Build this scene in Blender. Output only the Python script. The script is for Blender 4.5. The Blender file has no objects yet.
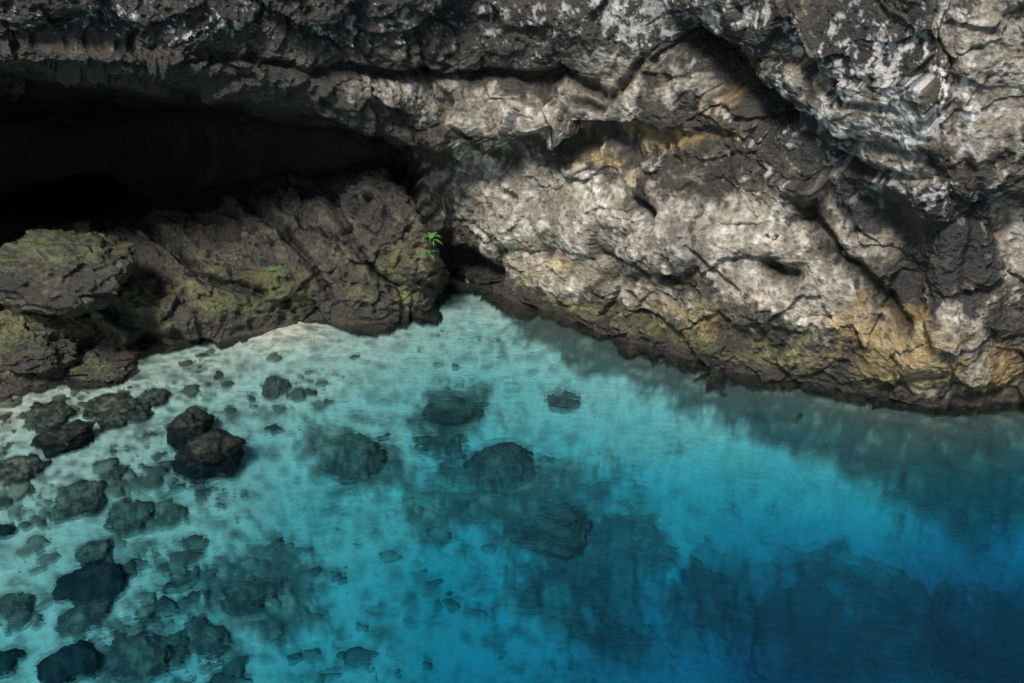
import bpy, bmesh, math, numpy as np
from mathutils import Vector
rng=np.random.RandomState(7)
scene=bpy.context.scene
scene.view_settings.view_transform='Standard'
scene.view_settings.look='None'
scene.view_settings.exposure=0
# ---------------------------------------------------------------- camera
H=8.0; TH=math.radians(28); F=35/36*1024
cam_d=bpy.data.cameras.new("camera"); cam=bpy.data.objects.new("camera",cam_d)
scene.collection.objects.link(cam); scene.camera=cam
cam.location=(0,0,H); cam.rotation_euler=(math.radians(90)-TH,0,0)
cam_d.lens=35; cam_d.sensor_width=36; cam_d.clip_end=1000
cT,sT=math.cos(TH),math.sin(TH)
def ray(u,v):
    a=(u-512)/F; b=(341.5-v)/F
    return a, cT+b*sT, -sT+b*cT
def P(u,v,Y):
    a,dy,dz=ray(u,v); k=Y/dy
    return (a*k,Y,H+k*dz)
def G(u,v,z=0.0):
    a,dy,dz=ray(u,v); k=(z-H)/dz
    return (a*k,k*dy,z)
# ---------------------------------------------------------------- noise
perm=rng.permutation(256); perm=np.concatenate([perm,perm,perm]).astype(np.int32)
gr=rng.normal(size=(256,3)); gr/=np.linalg.norm(gr,axis=1)[:,None]
rnd3=rng.rand(256,3)
def hsh(i,j,k): return perm[perm[perm[i&255]+(j&255)]+(k&255)]
def perlin(p):
    pi=np.floor(p).astype(np.int32); f=p-pi; w=f*f*f*(f*(f*6-15)+10)
    out=np.zeros(len(p))
    for dx in (0,1):
        wx=w[:,0] if dx else 1-w[:,0]
        for dy in (0,1):
            wy=w[:,1] if dy else 1-w[:,1]
            for dz in (0,1):
                wz=w[:,2] if dz else 1-w[:,2]
                g=gr[hsh(pi[:,0]+dx,pi[:,1]+dy,pi[:,2]+dz)]
                out+=wx*wy*wz*(g[:,0]*(f[:,0]-dx)+g[:,1]*(f[:,1]-dy)+g[:,2]*(f[:,2]-dz))
    return out*1.6
def fbm(p,o=4,g=0.5,ridge=False):
    s=np.zeros(len(p)); a=1.0; t=0
    for i in range(o):
        n=perlin(p+17.3*i)
        if ridge: n=1-2*np.abs(n)
        s+=a*n; t+=a; a*=g; p=p*2.03
    return s/t
def worley(p,flat=False):
    pi=np.floor(p).astype(np.int32); n=len(p)
    f1=np.full(n,9.0); f2=np.full(n,9.0); idn=np.zeros(n,np.int32); off=np.zeros((n,3))
    for dx in(-1,0,1):
        for dy in(-1,0,1):
            for dz in((0,) if flat else (-1,0,1)):
                h=hsh(pi[:,0]+dx,pi[:,1]+dy,pi[:,2]+dz)
                c=pi+np.array([dx,dy,dz])+rnd3[h]
                r=p-c
                if flat: r[:,2]=0
                d=np.sqrt((r*r).sum(1))
                m=d<f1
                f2=np.where(m,f1,np.minimum(f2,d))
                idn=np.where(m,h,idn); off[m]=r[m]; f1=np.where(m,d,f1)
    return f1,f2,idn,off
def facet(p):
    f1,f2,idn,off=worley(p)
    g=gr[(idn*7+31)&255]
    return (off*g).sum(1)+0.5*(rnd3[idn][:,0]-0.5), np.clip((f2-f1)*4,0,1)
def sm(x,a,b):
    t=np.clip((x-a)/(b-a),0,1); return t*t*(3-2*t)
def mix(a,b,t): return a*(1-t[:,None])+(np.array(b)*t[:,None])
# ---------------------------------------------------------------- mesh helpers
def grid_mesh(name,pts,cols=None,flip=False):
    R,C,_=pts.shape
    me=bpy.data.meshes.new(name)
    i=np.arange(R*C).reshape(R,C)
    q=np.stack([i[:-1,:-1],i[:-1,1:],i[1:,1:],i[1:,:-1]],-1).reshape(-1,4)
    if flip: q=q[:,::-1]
    me.vertices.add(R*C); me.vertices.foreach_set('co',pts.reshape(-1).astype(np.float32))
    me.loops.add(q.size); me.loops.foreach_set('vertex_index',q.reshape(-1).astype(np.int32))
    me.polygons.add(len(q)); me.polygons.foreach_set('loop_start',(np.arange(len(q))*4).astype(np.int32))
    me.update(calc_edges=True); me.validate()
    me.polygons.foreach_set('use_smooth',np.ones(len(q),bool))
    if cols is not None: set_cols(me,cols)
    return me
def set_cols(me,cols):
    a=me.color_attributes.new('col','FLOAT_COLOR','POINT')
    c=np.ones((len(me.vertices),4),np.float32); c[:,:3]=np.clip(cols,0.002,0.95)
    a.data.foreach_set('color',c.reshape(-1))
def add(name,me,mat,**kw):
    ob=bpy.data.objects.new(name,me); scene.collection.objects.link(ob)
    if mat: me.materials.append(mat)
    for k,v in kw.items(): ob[k]=v
    return ob
# ---------------------------------------------------------------- materials
def newmat(n):
    m=bpy.data.materials.new(n); m.use_nodes=True; nt=m.node_tree
    for x in list(nt.nodes): nt.nodes.remove(x)
    return m,nt
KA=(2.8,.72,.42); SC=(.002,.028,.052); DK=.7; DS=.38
def rock_material(name,bump=0.5,rough=.55,spec=0.5,lo=.5,hi=1.5,dist=.07):
    m,nt=newmat(name); N=nt.nodes; L=nt.links
    out=N.new('ShaderNodeOutputMaterial'); b=N.new('ShaderNodeBsdfPrincipled'); L.new(b.outputs[0],out.inputs[0])
    at=N.new('ShaderNodeVertexColor'); at.layer_name='col'
    geo=N.new('ShaderNodeNewGeometry')
    def noise(sc,det=6,ro=0.6):
        n=N.new('ShaderNodeTexNoise'); n.inputs['Scale'].default_value=sc; n.inputs['Detail'].default_value=det; n.inputs['Roughness'].default_value=ro
        L.new(geo.outputs['Position'],n.inputs['Vector']); return n
    def math_(op,a,bv=None):
        x=N.new('ShaderNodeMath'); x.operation=op
        for i,q in enumerate((a,bv)):
            if q is None: continue
            if isinstance(q,(int,float)): x.inputs[i].default_value=q
            else: L.new(q,x.inputs[i])
        return x.outputs[0]
    n1=noise(13,4,0.75)
    r=N.new('ShaderNodeMapRange'); L.new(n1.outputs[0],r.inputs[0]); r.inputs[1].default_value=.32; r.inputs[2].default_value=.68; r.inputs[3].default_value=lo; r.inputs[4].default_value=hi
    vm=N.new('ShaderNodeVectorMath'); vm.operation='SCALE'; L.new(at.outputs[0],vm.inputs[0]); L.new(r.outputs[0],vm.inputs['Scale'])
    sx=N.new('ShaderNodeSeparateXYZ'); L.new(geo.outputs['Position'],sx.inputs[0])
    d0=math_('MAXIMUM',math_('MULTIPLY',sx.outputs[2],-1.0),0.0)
    # optical depth grows faster below DK metres to offset the flattened bed; water absorption and haze are put into base colour
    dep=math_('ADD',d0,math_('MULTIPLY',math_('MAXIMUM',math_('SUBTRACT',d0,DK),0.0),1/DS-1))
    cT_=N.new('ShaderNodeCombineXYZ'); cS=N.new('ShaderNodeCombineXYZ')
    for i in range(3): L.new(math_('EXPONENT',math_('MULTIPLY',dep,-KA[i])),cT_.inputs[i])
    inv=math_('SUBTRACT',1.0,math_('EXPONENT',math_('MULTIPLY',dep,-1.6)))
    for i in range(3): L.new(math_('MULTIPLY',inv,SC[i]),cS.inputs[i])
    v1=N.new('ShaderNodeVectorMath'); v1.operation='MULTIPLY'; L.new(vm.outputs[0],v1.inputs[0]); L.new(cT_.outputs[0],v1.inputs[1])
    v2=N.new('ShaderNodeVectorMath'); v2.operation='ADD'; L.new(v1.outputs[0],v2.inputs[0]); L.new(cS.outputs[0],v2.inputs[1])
    L.new(v2.outputs[0],b.inputs['Base Color'])
    b.inputs['Roughness'].default_value=rough
    L.new(math_('MULTIPLY',math_('SUBTRACT',1.0,math_('MINIMUM',math_('MULTIPLY',d0,8.0),1.0)),spec),b.inputs['Specular IOR Level'])
    b1=N.new('ShaderNodeBump'); b1.inputs['Strength'].default_value=bump; b1.inputs['Distance'].default_value=dist; L.new(n1.outputs[0],b1.inputs['Height'])
    L.new(b1.outputs[0],b.inputs['Normal'])
    return m
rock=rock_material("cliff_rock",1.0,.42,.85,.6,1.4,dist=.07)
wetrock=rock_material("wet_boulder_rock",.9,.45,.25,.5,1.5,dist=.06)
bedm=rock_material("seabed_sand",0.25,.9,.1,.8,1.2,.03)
# ---------------------------------------------------------------- cliff
T={ # u : waterline v, then (v,Y) for lower face, ledge, recess floor, recess ceiling, lip, brow, top
-600:(560,(470,9.7),(300,11.5),(240,16),(130,17),(60,11),(30,10.7),(-20,10.7)),
-300:(455,(370,12.5),(265,14.6),(225,20),(120,21),(72,13.2),(40,13.0),(-20,13.0)),
0:(392,(315,14.4),(240,16.3),(205,22),(120,23),(70,14.4),(40,14.0),(-20,14.0)),
100:(364,(300,15.1),(235,16.9),(205,23),(120,24),(76,14.8),(42,14.4),(-20,14.3)),
200:(340,(275,15.8),(212,17.2),(185,21),(120,21.5),(88,15.3),(48,14.9),(-20,14.7)),
300:(327,(255,16.2),(190,17.3),(168,19),(132,19),(104,15.8),(58,15.4),(-20,15.2)),
370:(320,(250,16.2),(178,17.0),(162,18.3),(142,18.2),(124,16.1),(70,15.9),(-20,15.7)),
425:(308,(250,16.4),(190,17.0),(165,17.7),(152,17.6),(142,16.4),(88,16.4),(-20,16.2)),
440:(292,(255,16.9),(215,17.3),(170,17.6),(157,17.5),(148,16.4),(90,16.5),(-20,16.3)),
452:(283,(262,17.9),(235,17.7),(180,17.5),(162,17.4),(150,16.4),(90,16.6),(-20,16.4)),
500:(293,(262,17.1),(220,17.1),(170,17.2),(154,17.1),(144,16.3),(90,16.6),(-20,16.4)),
560:(313,(265,16.2),(210,16.4),(160,16.5),(142,16.45),(124,15.9),(80,16.2),(-20,16.0)),
640:(342,(290,15.1),(230,15.3),(162,15.6),(145,15.6),(125,15.5),(70,15.7),(-20,15.6)),
700:(361,(300,14.4),(230,14.7),(168,15.1),(150,15.15),(120,15.1),(60,15.1),(-20,15.0)),
760:(376,(310,13.9),(240,14.2),(190,14.5),(165,14.55),(130,14.4),(70,14.25),(-20,14.2)),
830:(389,(320,13.4),(260,13.65),(215,13.8),(190,13.8),(150,13.5),(80,13.4),(-20,13.3)),
900:(403,(340,12.9),(290,13.1),(250,13.15),(220,13.1),(170,12.9),(90,12.8),(-20,12.7)),
940:(409,(345,12.65),(290,12.7),(250,12.7),(220,12.65),(170,12.55),(90,12.45),(-20,12.4)),
1024:(405,(350,12.75),(290,12.65),(240,12.6),(215,12.5),(170,12.4),(90,12.3),(-20,12.3)),
1300:(435,(350,11.9),(290,11.8),(240,11.7),(215,11.6),(170,11.5),(90,11.3),(-20,11.2)),
1650:(520,(420,9.6),(320,9.6),(260,9.5),(215,9.5),(170,9.3),(90,9.1),(-20,9.0)),
}
us=sorted(T)
ctrl=[]; cv=[]
for u in us:
    t=T[u]; w=np.array(G(u,t[0]))
    col=[w+np.array([0,-.65,-5]), w+np.array([0,-0.35,-0.8]), w]
    vv=[t[0]+160,t[0]+25,t[0]]
    for (v,Y) in t[1:]:
        col.append(np.array(P(u,v,Y))); vv.append(v)
    top=col[-1]
    col.append(np.array([top[0],top[1]-0.1,9.5])); vv.append(-160)
    col.append(np.array([top[0]*1.05,top[1]+1.2,13])); vv.append(-320)
    col.append(np.array([top[0]*1.3,top[1]+35,15])); vv.append(-600)
    ctrl.append(col); cv.append(vv)
ctrl=np.array(ctrl); cv=np.array(cv,float)
NL=ctrl.shape[1]
rows=[8,22,95,88,60,18,75,75,90,22,12,8]
tt=np.concatenate([np.linspace(i,i+1,r,endpoint=False) for i,r in enumerate(rows)]+[[NL-1]])
uu=np.concatenate([np.linspace(-600,-60,80,endpoint=False),np.linspace(-60,1090,960,endpoint=False),np.linspace(1090,1650,80)])
def smooth_interp(x,xp,fp):
    idx=np.clip(np.searchsorted(xp,x,side='right')-1,0,len(xp)-2)
    f=((x-xp[idx])/(xp[idx+1]-xp[idx])).reshape(-1,*([1]*(fp.ndim-1)))
    def tan(i):
        i0=np.clip(i-1,0,len(xp)-1); i1=np.clip(i+1,0,len(xp)-1)
        return (fp[i1]-fp[i0])/(xp[i1]-xp[i0]).reshape(-1,*([1]*(fp.ndim-1)))
    h=(xp[idx+1]-xp[idx]).reshape(f.shape)
    m0=tan(idx)*h*.7; m1=tan(idx+1)*h*.7
    f2=f*f; f3=f2*f
    return (2*f3-3*f2+1)*fp[idx]+(f3-2*f2+f)*m0+(-2*f3+3*f2)*fp[idx+1]+(f3-f2)*m1
A=smooth_interp(uu,np.array(us,float),ctrl)
AV=smooth_interp(uu,np.array(us,float),cv[:,:,None])
B=smooth_interp(tt,np.arange(NL,dtype=float),np.swapaxes(A,0,1))
BV=smooth_interp(tt,np.arange(NL,dtype=float),np.swapaxes(AV,0,1))[:,:,0]
R,C,_=B.shape
U=np.tile(uu,(R,1)).ravel(); V=BV.ravel(); LV=np.repeat(tt,C)
def normals(B):
    du=np.gradient(B,axis=1); dt=np.gradient(B,axis=0)
    n=np.cross(du,dt); n/=np.linalg.norm(n,axis=2)[:,:,None]+1e-9
    return n
n=normals(B)
if n[R//6,C//2,1]>0: n=-n; FL=True
else: FL=False
n=n.reshape(-1,3)
p=B.reshape(-1,3).copy()
warp=np.stack([fbm(p*.7+5,3),fbm(p*.7+25,3),fbm(p*.7+45,3)],1)
wf=np.stack([fbm(p*3.1+5,3),fbm(p*3.1+25,3),fbm(p*3.1+45,3)],1)
fu=warp[:,0]*1.5+wf[:,0]*.35; fv=warp[:,1]*1.5+wf[:,1]*.35
def pdist(pl,wu=0):
    d=np.full(len(U),1e9)
    x=U+fu*wu; y=V+fv*wu
    for (a,b),(c,e) in zip(pl[:-1],pl[1:]):
        dx,dy=c-a,e-b; t=np.clip(((x-a)*dx+(y-b)*dy)/(dx*dx+dy*dy),0,1)
        d=np.minimum(d,np.hypot(x-a-t*dx,y-b-t*dy))
    return d
def blob(u,v,ru,rv,ang=0,w=18):
    x=U+fu*w-u; y=V+fv*w-v; a=math.radians(ang); c,s=math.cos(a),math.sin(a)
    return np.exp(-((x*c+y*s)/ru)**2-((-x*s+y*c)/rv)**2)
big=fbm(p*.45,3)
bul=perlin(p*np.array([1.1,1.1,1.3])+71+warp*.4)
q=p+warp*.35+wf*.06
f1,e1=facet(q*np.array([.8,.8,1.0])); f2,e2=facet(q*np.array([1.7,1.7,2.1])+9); f3,e3=facet(q*5+3)
Rz=p@np.array([[1,0,.45],[0,1,0],[-.45,0,1]])
strata=fbm(Rz*np.array([.6,.6,2.4])+warp*.8,5,.6)
rid=fbm(p*2.6+warp,5,.6,ridge=True)
fine=fbm(p*7,5,.65)
w3=worley(p*4.5+warp*1.2)[0]
w4=worley(p*9+warp*2)[0]
pits=np.clip(.42-w3,0,1); pits2=np.clip(.38-w4,0,1)
wall=sm(U,455,500)*sm(LV,2.2,2.8)
calm=np.clip(np.maximum.reduce([.55*wall,blob(500,118,105,26),blob(560,210,95,55,12),1.0*blob(740,250,110,70,20),.95*blob(860,100,90,55),.85*blob(920,340,70,50),.85*blob(1000,120,40,110),.8*blob(640,60,60,40)]),0,1)
rough=1-.85*calm
inner=sm(LV,4.0,4.3)*(1-sm(LV,6.85,7.05))*(1-sm(U,430,460))
hf=1-.88*inner
bank=sm(LV,1.5,2.5)*(1-sm(LV,4.3,4.8))*(1-sm(U,420,450))
mid=(.12*f2*(rough*.75+.25)+.03*f3*rough+.03*strata*rough+.055*(rid-.3)*rough)*hf
D=.22*big+.30*f1*(1-.2*calm)*(1-.5*inner)+.08*bul*wall+mid*(1+.4*bank)+hf*(.05*fine*(1+.5*bank)*(1-.4*calm)-.17*pits*rough*(1+.7*bank)-.10*pits2*(1-.3*calm))-.03*calm
D-=.035*(1-e1)+.012*(1-e2)*rough
band=pdist([(630,-40),(690,40),(760,105),(835,175),(885,235),(912,310)],14)
ledge=pdist([(445,152),(560,145),(660,140),(745,136)],6)
cr=[([(800,215),(850,270),(905,330)],7,.3),([(955,420),(960,300),(985,200),(955,90),(965,-20)],5,.10),
    ([(690,40),(730,90),(765,125)],12,.65),([(380,150),(420,190),(440,240)],8,.4),([(700,205),(692,245),(735,285)],3,.12),
    ([(770,262),(790,275)],8,.45),([(635,198),(650,212)],8,.4),([(450,255),(462,262),(492,275)],10,.45),
    ([(150,230),(210,280),(260,300)],5,.25),([(240,200),(300,250),(330,300)],4,.2),([(0,300),(90,310),(150,340)],8,.3),([(30,350),(90,345)],6,.3),([(330,190),(350,250),(390,290)],4,.2),
    ([(600,255),(650,268),(700,295)],3,.1),([(810,60),(850,100),(900,110)],4,.10),([(780,120),(860,150),(930,160)],7,.12),
    ([(340,70),(440,82),(560,72),(600,95)],6,.28),([(200,55),(330,75)],4,.15),([(570,100),(600,110),(640,60)],5,.22)]
crk=np.zeros(len(U))
for pl,wd,dp in cr:
    g=np.exp(-(pdist(pl,7)/wd)**2); D-=dp*g; crk=np.maximum(crk,g*min(1,dp*4))
D-=.26*np.exp(-(band/22)**2)+.12*np.exp(-(ledge/7)**2)
D+=.35*blob(58,272,62,28)+.25*blob(130,318,38,20)+.2*blob(190,318,30,16)+.28*blob(250,295,36,22)+.25*blob(310,280,40,26)+.2*blob(340,225,40,22)+.25*blob(400,275,40,40)+.2*blob(935,350,50,40)+.22*blob(560,215,70,35)+.22*blob(700,235,60,40)+.2*blob(30,350,50,25)+.2*blob(505,118,70,18)+.25*blob(150,255,50,22)
D*=np.where(LV>10.2,2.0,1.0)*(1-.5*np.exp(-((LV-2)/.25)**2))
pd=p+n*D[:,None]
# colour
n2=fbm(p*3+50,5,.6); n3=fbm(p*9+80,4,.65); n1=fbm(p*.9+31,4,.6); n4=fbm(p*22+11,2,.6)
sp=fbm(p*np.array([6,6,1.6])+13,4,.65)
sp2=fbm(p*np.array([2.2,2.2,.6])+33+warp*.6,5,.6)
base=np.tile(np.array([.05,.042,.027]),(len(U),1))
base=mix(base,[.16,.135,.085],sm(n2+.5*n3,-.1,.5))
pale=0
for a in [(545,195,85,38,0),(640,225,100,55,10),(740,235,75,55,25),(800,290,70,40,25),(505,118,105,28,0),(410,100,90,20,8),(600,90,60,50,0),(870,110,75,42,15),(985,70,45,110,0),(900,165,60,18,20),
          (800,60,60,35,0),(640,300,60,22,15),(560,260,80,26,15),(930,340,60,50,0),(480,205,45,40,0),(1010,250,20,60,0),(860,240,60,30,30),(700,60,40,40,0)]:
    pale=np.maximum(pale,blob(*a))
pm=sm(pale*1.2+.7*n2+.6*n1+.25*n3,.32,.74)
pc=mix(np.tile(np.array([.33,.285,.215]),(len(U),1)),[.72,.67,.59],sm(.7*n3+.5*sp+.5*n2,-.15,.4))
base=mix(base,pc,pm)
up=np.clip(blob(880,110,170,110,15)+.5*blob(250,15,400,30)+.7*blob(640,10,100,40)+.45*blob(600,190,150,50)+.4*blob(520,120,90,40),0,1)
wm=sm(n3*.5+sp*.6+.7*n2+.5*up,.42,.56)*np.clip(up*1.3,0,1)
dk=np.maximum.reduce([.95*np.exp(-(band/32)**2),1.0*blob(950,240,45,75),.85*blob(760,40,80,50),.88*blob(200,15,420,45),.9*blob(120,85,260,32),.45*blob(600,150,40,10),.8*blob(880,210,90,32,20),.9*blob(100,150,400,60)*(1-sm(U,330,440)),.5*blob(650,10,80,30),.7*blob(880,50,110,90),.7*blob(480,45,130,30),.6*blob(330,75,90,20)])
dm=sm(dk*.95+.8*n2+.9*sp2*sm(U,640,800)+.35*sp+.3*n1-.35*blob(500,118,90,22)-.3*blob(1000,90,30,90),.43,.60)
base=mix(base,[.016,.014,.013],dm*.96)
base=mix(base,[.88,.85,.81],wm*.9*(1-.6*np.exp(-(band/24)**2)))
paint_glint=sm(n4*.8+.7*n3+.3*n2,.33,.45)*np.clip(blob(230,15,330,35)+blob(620,15,120,40)+.8*blob(880,80,150,100),0,1)  # painted glints: highlight specks put into the upper rock's colour
base=mix(base,[.80,.79,.78],paint_glint*.85)
oc=np.maximum.reduce([.9*blob(655,138,100,12,0),.7*blob(600,165,60,12,15),1.1*blob(905,350,70,45,0),.7*blob(720,90,35,25,30),.85*blob(860,330,60,28,20),.65*blob(570,270,110,18,15),.85*blob(990,370,35,45),.55*blob(480,200,40,30),.7*blob(700,325,150,18,18),.5*blob(400,270,40,40),.5*blob(430,245,50,60),.45*blob(760,290,60,30,20)])
om=sm(oc+.7*n2+.4*n3,.38,.9)
base=mix(base,[.46,.31,.11],om*.68)
above=sm(p[:,2],-.3,.5)
ms=np.maximum.reduce([1.0*blob(80,315,170,55,-10),.85*blob(250,300,150,36),1.0*blob(700,352,190,20,12),.9*blob(620,325,110,18,15),.8*blob(30,250,80,25),.5*blob(660,60,60,40),.75*blob(400,285,55,30),.8*blob(860,388,90,14)])
ms=ms*above
mm=sm(ms+.8*n1+.8*n2,.35,.85)*np.clip(n[:,2]*.7+.85,0,1)
base=mix(base,[.115,.13,.035],mm*.75)
ym=sm(fbm(p*3.4+3,5,.7)+.25*n4,.10,.30)*sm(pd[:,2],.12,.3)*(1-sm(pd[:,2],.8,1.6))*sm(U,470,560)
base=mix(base,[.42,.40,.14],ym*.55)
wet=(1-sm(pd[:,2]+.25*n2,.03,.32))*sm(pd[:,2],-.5,-.1)
base=mix(base,[.03,.024,.013],wet*.9)
uw=1-sm(pd[:,2],-.25,-.02)
uc=mix(np.tile(np.array([.035,.03,.02]),(len(U),1)),[.12,.105,.065],sm(n2+n3*.6,.05,.5))
base=mix(base,uc,uw)
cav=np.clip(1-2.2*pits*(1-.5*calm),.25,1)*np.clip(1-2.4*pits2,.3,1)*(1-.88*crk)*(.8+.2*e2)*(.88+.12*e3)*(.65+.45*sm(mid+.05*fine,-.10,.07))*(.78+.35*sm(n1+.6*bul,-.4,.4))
cav*=1-.78*sm(LV+.5*n1,2.9,4.0)*(1-sm(LV,6.9,7.8))*(1-sm(U,370,440))  # cave shade put into colour, fading in over the bank top
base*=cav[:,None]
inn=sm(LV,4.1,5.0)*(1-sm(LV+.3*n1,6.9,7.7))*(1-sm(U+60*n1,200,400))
base=mix(base,[.03,.025,.019],inn*.8)  # cave darkness painted into the rock colour, fading out past the lip
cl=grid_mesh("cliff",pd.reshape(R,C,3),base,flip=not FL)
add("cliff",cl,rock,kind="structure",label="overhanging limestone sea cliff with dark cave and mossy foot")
# ---------------------------------------------------------------- seabed
xs=np.concatenate([-np.geomspace(200,11.2,25),np.linspace(-11,11,900),np.geomspace(11.2,200,25)])
ys=np.concatenate([np.linspace(-200,4.3,35,endpoint=False),np.linspace(4.3,18.5,600),np.geomspace(19,200,20)])
X,Y=np.meshgrid(xs,ys); bx,by=X.ravel(),Y.ravel()
def comp(d): return d if d<DK else DK+(d-DK)*DS
dp=[(0,405,.05),(-200,420,.1),(-200,680,.45),(0,470,.2),(0,560,.4),(0,680,.65),(100,385,.1),(100,450,.25),(100,600,.55),(200,355,.13),(288,325,-.03),(380,328,.18),(440,310,.22),(455,290,.2),(200,500,.48),(200,660,.82),(300,380,.25),
 (500,302,.12),(560,322,.14),(640,352,.18),(700,372,.2),(760,388,.22),(830,402,.25),(900,416,.28),(960,422,.3),(1024,420,.35),(1100,430,.4),(1200,450,.5),(1350,470,.6),
 (350,430,.5),(350,520,.9),(350,650,1.2),(500,340,.38),(500,400,.6),(500,480,1.15),(500,600,1.8),(500,690,2.1),(600,380,.5),(650,430,.7),(650,520,1.5),(650,650,2.9),(800,440,.8),(800,480,1.15),(800,560,2.4),(800,680,4.8),(1000,460,1.0),(1000,510,1.8),(1000,580,3.4),(1000,680,5.8),(1200,510,2.2),(1200,600,4),(1200,680,5.6),(700,900,6),(200,900,2.0),(1500,600,4),(1100,900,7)]
num=np.zeros(len(bx)); den=np.zeros(len(bx))
for u,v,d in dp:
    g=G(u,v,-max(comp(d),0)); r2=(bx-g[0])**2+(by-g[1])**2+.35
    w=r2**-1.7; num+=w*d; den+=w
dep=num/den
wl=[np.array(G(u,T[u][0]))[:2] for u in us if u>=440]
wd_=np.full(len(bx),1e9)
for a_,b_ in zip(wl[:-1],wl[1:]):
    dd=b_-a_; t=np.clip(((bx-a_[0])*dd[0]+(by-a_[1])*dd[1])/(dd@dd),0,1)
    wd_=np.minimum(wd_,np.hypot(bx-a_[0]-t*dd[0],by-a_[1]-t*dd[1]))
gk=np.exp(-(wd_/.5)**2); dep=dep*(1-gk)+.2*gk
dep=np.where(dep<DK,dep,DK+(dep-DK)*DS)
DG=dep.reshape(len(ys),len(xs))
def dlook(x,y): return DG[np.argmin(abs(ys-y)),np.argmin(abs(xs-x))]
bp=np.stack([bx,by,np.zeros_like(bx)],1)
bw=np.stack([fbm(bp*.8+3,4)+.5*fbm(bp*3+33,3),fbm(bp*.8+63,4)+.5*fbm(bp*3+73,3)],1)
def el(u,v,ru,rv,ang=0,w=.5):
    g=G(u,v,0)
    for _ in range(5): g=G(u,v,-dlook(g[0],g[1]))
    d=-g[2]; a=abs(G(u+ru,v,-d)[0]-g[0]); b=abs(G(u,v-rv,-d)[1]-G(u,v+rv,-d)[1])/2
    x=bx+bw[:,0]*w-g[0]; y=by+bw[:,1]*w-g[1]; t=math.radians(-ang); c,s=math.cos(t),math.sin(t)
    return np.exp(-((x*c+y*s)/a)**2-((-x*s+y*c)/b)**2)
wallshelf=1.3*np.exp(-((wd_+bw[:,0]*.5)/(.6+.13*np.clip(bx+1,0,9)))**2)*sm(bx,-1.2,.2)
reef=np.maximum.reduce([wallshelf,el(455,400,50,18),.9*el(440,432,45,14),.8*el(560,398,30,14),.75*el(350,465,80,30),1.0*el(520,500,130,48),.75*el(420,520,60,40),.95*el(275,595,85,50),.85*el(600,630,80,60),
   1.1*el(830,640,150,50),1.1*el(970,665,150,60),1.1*el(900,490,160,15,12),1.0*el(860,425,150,18,8),1.0*el(980,455,90,24,5),.95*el(570,600,90,45),.6*el(100,405,60,14),.7*el(30,385,60,12),.5*el(130,485,70,20),.85*el(620,550,90,40),.55*el(140,640,70,30),.5*el(240,420,60,14),.6*el(10,470,30,24),.5*el(20,600,30,50),.8*el(700,600,45,60,30),.9*el(640,368,120,10,14),.6*el(400,620,30,50),.9*el(980,520,80,20,10)])
brt=np.maximum.reduce([el(610,420,90,28),el(400,365,90,25),.9*el(440,655,50,22),1.0*el(350,560,40,35),1.0*el(740,475,90,26),.9*el(480,320,40,16),.9*el(260,490,45,30),.6*el(560,440,60,18),.8*el(60,540,50,30),1.0*el(300,345,80,16),.9*el(40,420,60,20),.6*el(690,540,30,40),.6*el(840,540,110,18,8)])
bn1=fbm(bp*1.3+9,5,.6); bn2=fbm(bp*np.array([3.5,4.5,1])+19,5,.62); bn3=fbm(bp*10+29,4,.65)
# ripple-drawn streaks lying along the wall direction
bs=fbm(np.stack([(bx*.9-by*.45)*1.1,(by*.9+bx*.45)*6,np.zeros_like(bx)],1)+5,4,.6)
rm=sm(reef+.4*bn1+.35*bn2+.2*bn3+.3*bs-.45*brt,.27,.68)
bw3=np.concatenate([bw,np.zeros((len(bx),1))],1)
k1,k2,ki,_o=worley(bp*np.array([1.2,1.8,0])+bw3*.45+np.array([1.3,4.1,.5]),True)
j1,j2,ji,_o=worley(bp*np.array([3.4,4.6,0])+bw3*.9+np.array([5.3,2.1,.5]),True)
slab=sm(k2-k1,0,.2); cob=sm(j2-j1,0,.3)
lump=rm*(.02+.12*fbm(bp*1.9+5,4,.5,ridge=True)+.05*bn2+.14*slab*rnd3[ki][:,0]+.06*cob*rnd3[ji][:,1])
z=-dep+lump*np.clip(dep*.6,.06,.8)+.03*bn1*np.clip(dep*2,.3,1)+.010*bn2
z=np.where((by<4)|(by>18.6)|(np.abs(bx)>11.2),np.minimum(z,-.5),z)
sand=np.tile(np.array([.72,.72,.63]),(len(bx),1))
sand=mix(sand,[.38,.38,.30],sm(bn2+.5*bn3+.3*bn1,-.15,.4)*.75)
blot=sm(bn2*.7+bn3*.35+.55*bn1+.2*bs-.25*brt,.10,.32)
sand=mix(sand,[.12,.115,.08],blot*.65)
deepk=sm(dep,1.1,1.9)
rk=mix(np.tile(np.array([.06,.057,.042]),(len(bx),1)),[.34,.33,.25],sm(bn2+.6*bn3+.4*bs+.7*(rnd3[ji][:,2]-.5),-.02,.42))
rk=rk*(1+.9*deepk*sm(bs+bn2,0,.5))[:,None]
rk*=((.4+.6*slab)*(.6+.4*cob))[:,None]
rk*=(1-(.7-.35*sm(bs+.6*bn2,-.1,.4))*np.clip(wallshelf,0,1))[:,None]
bc=mix(sand,rk,rm*.9)
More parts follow.
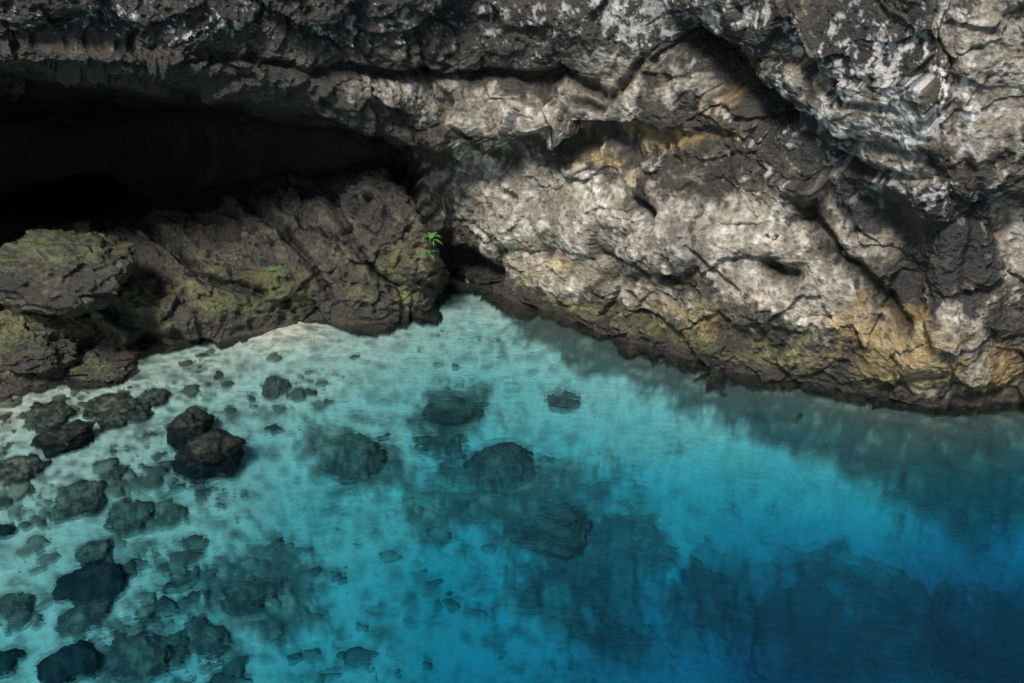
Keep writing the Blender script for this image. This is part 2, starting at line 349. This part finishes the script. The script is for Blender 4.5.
for sc,thr,amt in ((2.2,.36,.65),(3.6,.38,.6),(6,.36,.4)):
    q_=bp*np.array([sc,sc*1.25,0])+bw3*.2*sc+np.array([3.3,7.7,.5])
    a1,_,ii,_o=worley(q_,True)
    r_=thr*(.2+1.0*rnd3[(ii*3+5)&255][:,1])*(rnd3[(ii*5+1)&255][:,2]<.42+.25*sm(-bx,-1,4))
    bc=mix(bc,[.08,.08,.058],(1-sm(a1+.25*bn3+.15*bn2,r_*.5,r_+.08))*(r_>0)*amt*(1-.65*sm(bx,-.5,3.5))*(1-.4*brt))
bm=grid_mesh("seabed",np.stack([bx,by,z],1).reshape(len(ys),len(xs),3),bc)
add("seabed",bm,bedm,kind="structure",label="pale sandy seabed with dark mottled reef patches")
ZG=z.reshape(len(ys),len(xs))
def bed_z(x,y):
    return ZG[np.argmin(abs(ys-y)),np.argmin(abs(xs-x))]
# ---------------------------------------------------------------- water surface
m,nt=newmat("sea_water"); N=nt.nodes; L=nt.links
out=N.new('ShaderNodeOutputMaterial'); tr=N.new('ShaderNodeBsdfTransparent'); gl=N.new('ShaderNodeBsdfGlossy'); gl.inputs['Roughness'].default_value=.03
rf=N.new('ShaderNodeBsdfRefraction'); rf.inputs['IOR'].default_value=1.05; rf.inputs['Roughness'].default_value=.10; rf.inputs[0].default_value=(.95,1,1,1)
m2=N.new('ShaderNodeMixShader'); m2.inputs[0].default_value=.42
fr=N.new('ShaderNodeFresnel'); fr.inputs['IOR'].default_value=1.33; mx=N.new('ShaderNodeMixShader')
geo=N.new('ShaderNodeNewGeometry')
mp=N.new('ShaderNodeMapping'); mp.inputs['Scale'].default_value=(1,2.2,1); mp.inputs['Rotation'].default_value=(0,0,.4); L.new(geo.outputs['Position'],mp.inputs[0])
na=N.new('ShaderNodeTexNoise'); na.inputs['Scale'].default_value=3.2; na.inputs['Detail'].default_value=4; na.inputs['Roughness'].default_value=.6; L.new(mp.outputs[0],na.inputs['Vector'])
ba=N.new('ShaderNodeBump'); ba.inputs['Strength'].default_value=1; ba.inputs['Distance'].default_value=.055; L.new(na.outputs[0],ba.inputs['Height'])
L.new(ba.outputs[0],gl.inputs['Normal']); L.new(ba.outputs[0],fr.inputs['Normal']); L.new(ba.outputs[0],rf.inputs['Normal'])
L.new(tr.outputs[0],m2.inputs[1]); L.new(rf.outputs[0],m2.inputs[2])
L.new(fr.outputs[0],mx.inputs[0]); L.new(m2.outputs[0],mx.inputs[1]); L.new(gl.outputs[0],mx.inputs[2]); L.new(mx.outputs[0],out.inputs[0])
wx=np.linspace(-180,180,41)
WX,WY=np.meshgrid(wx,wx)
me=grid_mesh("water",np.stack([WX,WY,np.zeros_like(WX)],-1))
add("water",me,m,kind="structure",label="clear turquoise sea water deepening to dark blue")
# ---------------------------------------------------------------- boulders
def boulder_mesh(name,sx,sy,sz,seed,sub,style):
    b=bmesh.new(); bmesh.ops.create_icosphere(b,subdivisions=sub,radius=1)
    me=bpy.data.meshes.new(name); b.to_mesh(me); b.free()
    co=np.zeros(len(me.vertices)*3); me.vertices.foreach_get('co',co); co=co.reshape(-1,3)
    n=co.copy(); q=co+seed*3.7; big_=style=='moss'
    fa,_=facet(q*.8); fb,_=facet(q*1.8); wq=worley(q*(5 if big_ else 3))[0]
    d=.28*fa+.16*fb+.28*fbm(q*1.3,4)+(.16 if big_ else .10)*fbm(q*3,5,.65,ridge=True)-(.22 if big_ else .08)*np.clip(.45-wq,0,1)
    co=n*(1+d)[:,None]
    w=co*np.array([sx,sy,sz]); me.vertices.foreach_set('co',w.ravel().astype(np.float32)); me.update()
    me.polygons.foreach_set('use_smooth',np.ones(len(me.polygons),bool))
    k=fbm(q*3+2,5,.65); k2=fbm(q*10+7,3,.6)
    if style=='moss':
        c=np.tile(np.array([.026,.023,.016]),(len(w),1)); c=mix(c,[.10,.085,.052],sm(k+.4*k2,0,.5)); c=mix(c,[.095,.115,.03],sm(k2+n[:,2]*.6+.8*k,.2,.8)*.7)
        c*=np.clip(1-2*np.clip(.42-wq,0,1),.3,1)[:,None]
    elif style=='silt':
        c=np.tile(np.array([.035,.037,.029]),(len(w),1)); c=mix(c,[.18,.19,.15],sm(k+.5*k2+.25*n[:,2],.0,.55))
    else:
        c=np.tile(np.array([.008,.011,.010]),(len(w),1)); c=mix(c,[.034,.042,.034],sm(k+.5*k2+.2*n[:,2],.0,.5))
    set_cols(me,c); return me
def boulder(name,u,v,wpx,hratio,style,label,group,sub=5,depth_ratio=.85):
    g=G(u,v,0)
    for _ in range(4): g=G(u,v,bed_z(g[0],g[1])+.05)
    k=math.sqrt(g[0]**2+g[1]**2+(H-g[2])**2); s=wpx/F*k/2
    me=boulder_mesh(name,s,s*depth_ratio,s*hratio,rng.rand()*30,sub,style)
    o=add(name,me,wetrock,label=label,category="rock",group=group)
    zb=bed_z(g[0],g[1])
    zc=zb-.2*s*hratio if hratio<=.5 else max(zb,-.8*s*hratio)
    o.location=(g[0],g[1],zc); o.rotation_euler=(rng.uniform(-.15,.15),rng.uniform(-.15,.15),rng.uniform(-1.5,1.5)); return o
gs="boulders along the cliff foot"
def shore(u,v,Y,wpx,hr,style,label):
    pt=P(u,v,Y); k=math.sqrt(pt[0]**2+pt[1]**2+(H-pt[2])**2); s=wpx/F*k/2
    me=boulder_mesh("boulder",s,s*.8,s*hr,rng.rand()*30,6,style)
    o=add("boulder",me,rock,label=label,category="boulder",group=gs); o.location=pt; o.rotation_euler=(rng.uniform(-.15,.15),rng.uniform(-.15,.15),rng.uniform(-.4,.4))
shore(62,272,14.6,108,.52,'moss',"big rounded dark mossy boulder at the cave mouth")
shore(22,350,14.15,80,.45,'moss',"moss covered boulder at the foot of the cliff")
shore(95,372,14.1,60,.3,'moss',"wet algae coated boulder on the waterline")
gb="boulders in the shallow water"
for (u,v,w,hr,st,lb) in [(68,441,46,.55,'dark',"dark rounded boulder breaking the water surface"),(192,437,42,.85,'dark',"dark upright boulder breaking the water surface"),(211,468,58,.7,'dark',"large dark boulder sitting in shallow water"),
  (90,583,60,.4,'dark',"flat dark slab in shallow water"),(72,500,52,.3,'silt',"flat submerged boulder on pale sand"),(20,466,46,.4,'silt',"algae coated boulder at the water's edge"),(72,661,54,.5,'dark',"dark boulder just under the water surface"),
  (133,660,60,.45,'silt',"round silty boulder under shallow water"),(90,551,36,.35,'silt',"small submerged boulder with brown algae"),(150,395,34,.3,'silt',"small algae coated boulder in clear shallows"),(80,615,46,.3,'silt',"flat submerged slab with algae"),
  (130,512,50,.25,'silt',"low submerged boulder on stony sand"),(170,513,28,.25,'silt',"small submerged boulder on stony sand"),(183,577,28,.3,'silt',"small silty submerged boulder on sand"),(15,600,36,.35,'silt',"silty submerged boulder on stony sand"),
  (210,637,36,.35,'silt',"rounded submerged boulder on mottled sand"),(455,402,70,.2,'silt',"broad low submerged boulder off the cove"),(436,434,60,.18,'silt',"flat submerged slab off the cove"),(562,396,38,.2,'silt',"low submerged boulder on bright sand"),
  (272,386,34,.2,'silt',"small flat submerged boulder on sand"),(40,415,50,.12,'silt',"flat slab in very shallow water"),(112,470,26,.25,'silt',"small submerged boulder on stony sand"),(115,405,60,.2,'silt',"low weedy slab beside the mossy bank"),
  (175,640,28,.3,'silt',"small submerged boulder on stony sand"),(350,455,60,.18,'silt',"flat submerged slab on mottled sand"),(500,470,80,.16,'silt',"broad submerged slab on the reef patch"),(545,520,90,.16,'silt',"broad submerged slab on the reef patch"),
  (250,590,60,.25,'silt',"low submerged boulder on the reef patch"),(5,660,34,.45,'dark',"dark boulder in shallow water"),(0,530,24,.45,'dark',"dark boulder in shallow water")]:
    boulder("submerged_boulder" if "submerged" in lb else "boulder",u,v,w,hr,st,lb,gb,sub=5)
# loose stones
b=bmesh.new(); bmesh.ops.create_icosphere(b,subdivisions=2,radius=1)
tv=np.array([v.co[:] for v in b.verts]); tf=np.array([[v.index for v in f.verts] for f in b.faces]); b.free()
VV=[];FF=[];CC=[];cnt=0
for i in range(4200):
    u=rng.uniform(-60,600); v=rng.uniform(330,700)
    pr=math.exp(-max(0,u-120)/150)
    if rng.rand()>pr: continue
    g=G(u,v,0); zz=bed_z(g[0],g[1]); g=G(u,v,zz); zz=bed_z(g[0],g[1])
    if zz>.05 or perlin(np.array([[g[0]*1.2,g[1]*1.2,.5]]))[0]<-.05: continue
    s=.015+.13*rng.rand()**3.3
    d=perlin(tv*1.1+rng.rand()*90)*.8
    w=tv*(1+d)[:,None]*np.array([s*rng.uniform(.8,1.5),s*rng.uniform(.7,1.2),s*.32])
    a=rng.uniform(0,6.3); ca,sa=math.cos(a),math.sin(a)
    w=np.stack([w[:,0]*ca-w[:,1]*sa,w[:,0]*sa+w[:,1]*ca,w[:,2]],1)+np.array([g[0],g[1],zz])
    VV.append(w);FF.append(tf+cnt);cnt+=len(tv)
    c=np.array([.10,.102,.078])*rng.uniform(.4,2.2); CC.append(np.tile(c,(len(tv),1)))
VV=np.concatenate(VV);FF=np.concatenate(FF)
me=bpy.data.meshes.new("stones"); me.from_pydata(VV.tolist(),[],FF.tolist()); me.update(); me.polygons.foreach_set('use_smooth',np.ones(len(me.polygons),bool)); set_cols(me,np.concatenate(CC))
add("loose_stones",me,bedm,kind="stuff",label="small dark stones scattered over the sandy seabed",category="stones")
# ---------------------------------------------------------------- plants
lm,nt=newmat("leaf_green"); N=nt.nodes; L=nt.links
out=N.new('ShaderNodeOutputMaterial'); bs_=N.new('ShaderNodeBsdfPrincipled'); L.new(bs_.outputs[0],out.inputs[0])
no=N.new('ShaderNodeTexNoise'); no.inputs['Scale'].default_value=14; cr_=N.new('ShaderNodeValToRGB'); L.new(no.outputs[0],cr_.inputs[0]); L.new(cr_.outputs[0],bs_.inputs['Base Color'])
cr_.color_ramp.elements[0].color=(.035,.11,.02,1); cr_.color_ramp.elements[1].color=(.10,.22,.05,1); bs_.inputs['Roughness'].default_value=.5
def plant(pt,size,nl,label):
    b=bmesh.new()
    for i in range(nl):
        a=rng.uniform(0,6.28); ln=size*rng.uniform(.5,1); lift=rng.uniform(.3,1.1); pr=None
        for j in range(7):
            t=j/6; r=ln*t*math.cos(lift*.8); hh=ln*(math.sin(lift)*t-.55*t*t); wd=size*.09*math.sin(math.pi*min(1,t*.9+.08))
            c=Vector((math.cos(a)*r,math.sin(a)*r,hh)); s=Vector((-math.sin(a),math.cos(a),0))*wd
            l=b.verts.new(c-s+Vector((0,0,wd*.4))); m_=b.verts.new(c); r_=b.verts.new(c+s+Vector((0,0,wd*.4)))
            if pr: b.faces.new((pr[0],pr[1],m_,l)); b.faces.new((pr[1],pr[2],r_,m_))
            pr=(l,m_,r_)
    me=bpy.data.meshes.new("fern"); b.to_mesh(me); b.free()
    o=add("fern",me,lm,label=label,category="plant",group="small plants rooted in the rock"); o.location=pt
plant(P(431,240,15.9),.28,40,"bright green fern growing from the ledge edge")
plant(P(429,254,15.9),.22,28,"small green fern tucked below a larger one")
plant(P(272,272,15.3),.2,24,"small green plant on the mossy ledge")
# ---------------------------------------------------------------- light
SE,AZ=53,-24
w=bpy.data.worlds.new("World"); scene.world=w; w.use_nodes=True; nt=w.node_tree
sky=nt.nodes.new('ShaderNodeTexSky'); sky.sky_type='NISHITA'; sky.sun_disc=False
d=Vector((math.sin(math.radians(AZ))*math.cos(math.radians(SE)),-math.cos(math.radians(AZ))*math.cos(math.radians(SE)),math.sin(math.radians(SE))))
sky.sun_elevation=math.radians(SE); sky.sun_rotation=math.atan2(d.x,d.y)
bg=nt.nodes['Background']; nt.links.new(sky.outputs[0],bg.inputs[0]); bg.inputs[1].default_value=.08
ld=bpy.data.lights.new("sun",'SUN'); ld.energy=4.6; ld.angle=math.radians(12); ld.color=(1,.95,.88)
lo=bpy.data.objects.new("sun",ld); scene.collection.objects.link(lo); lo.rotation_euler=d.to_track_quat('Z','Y').to_euler()
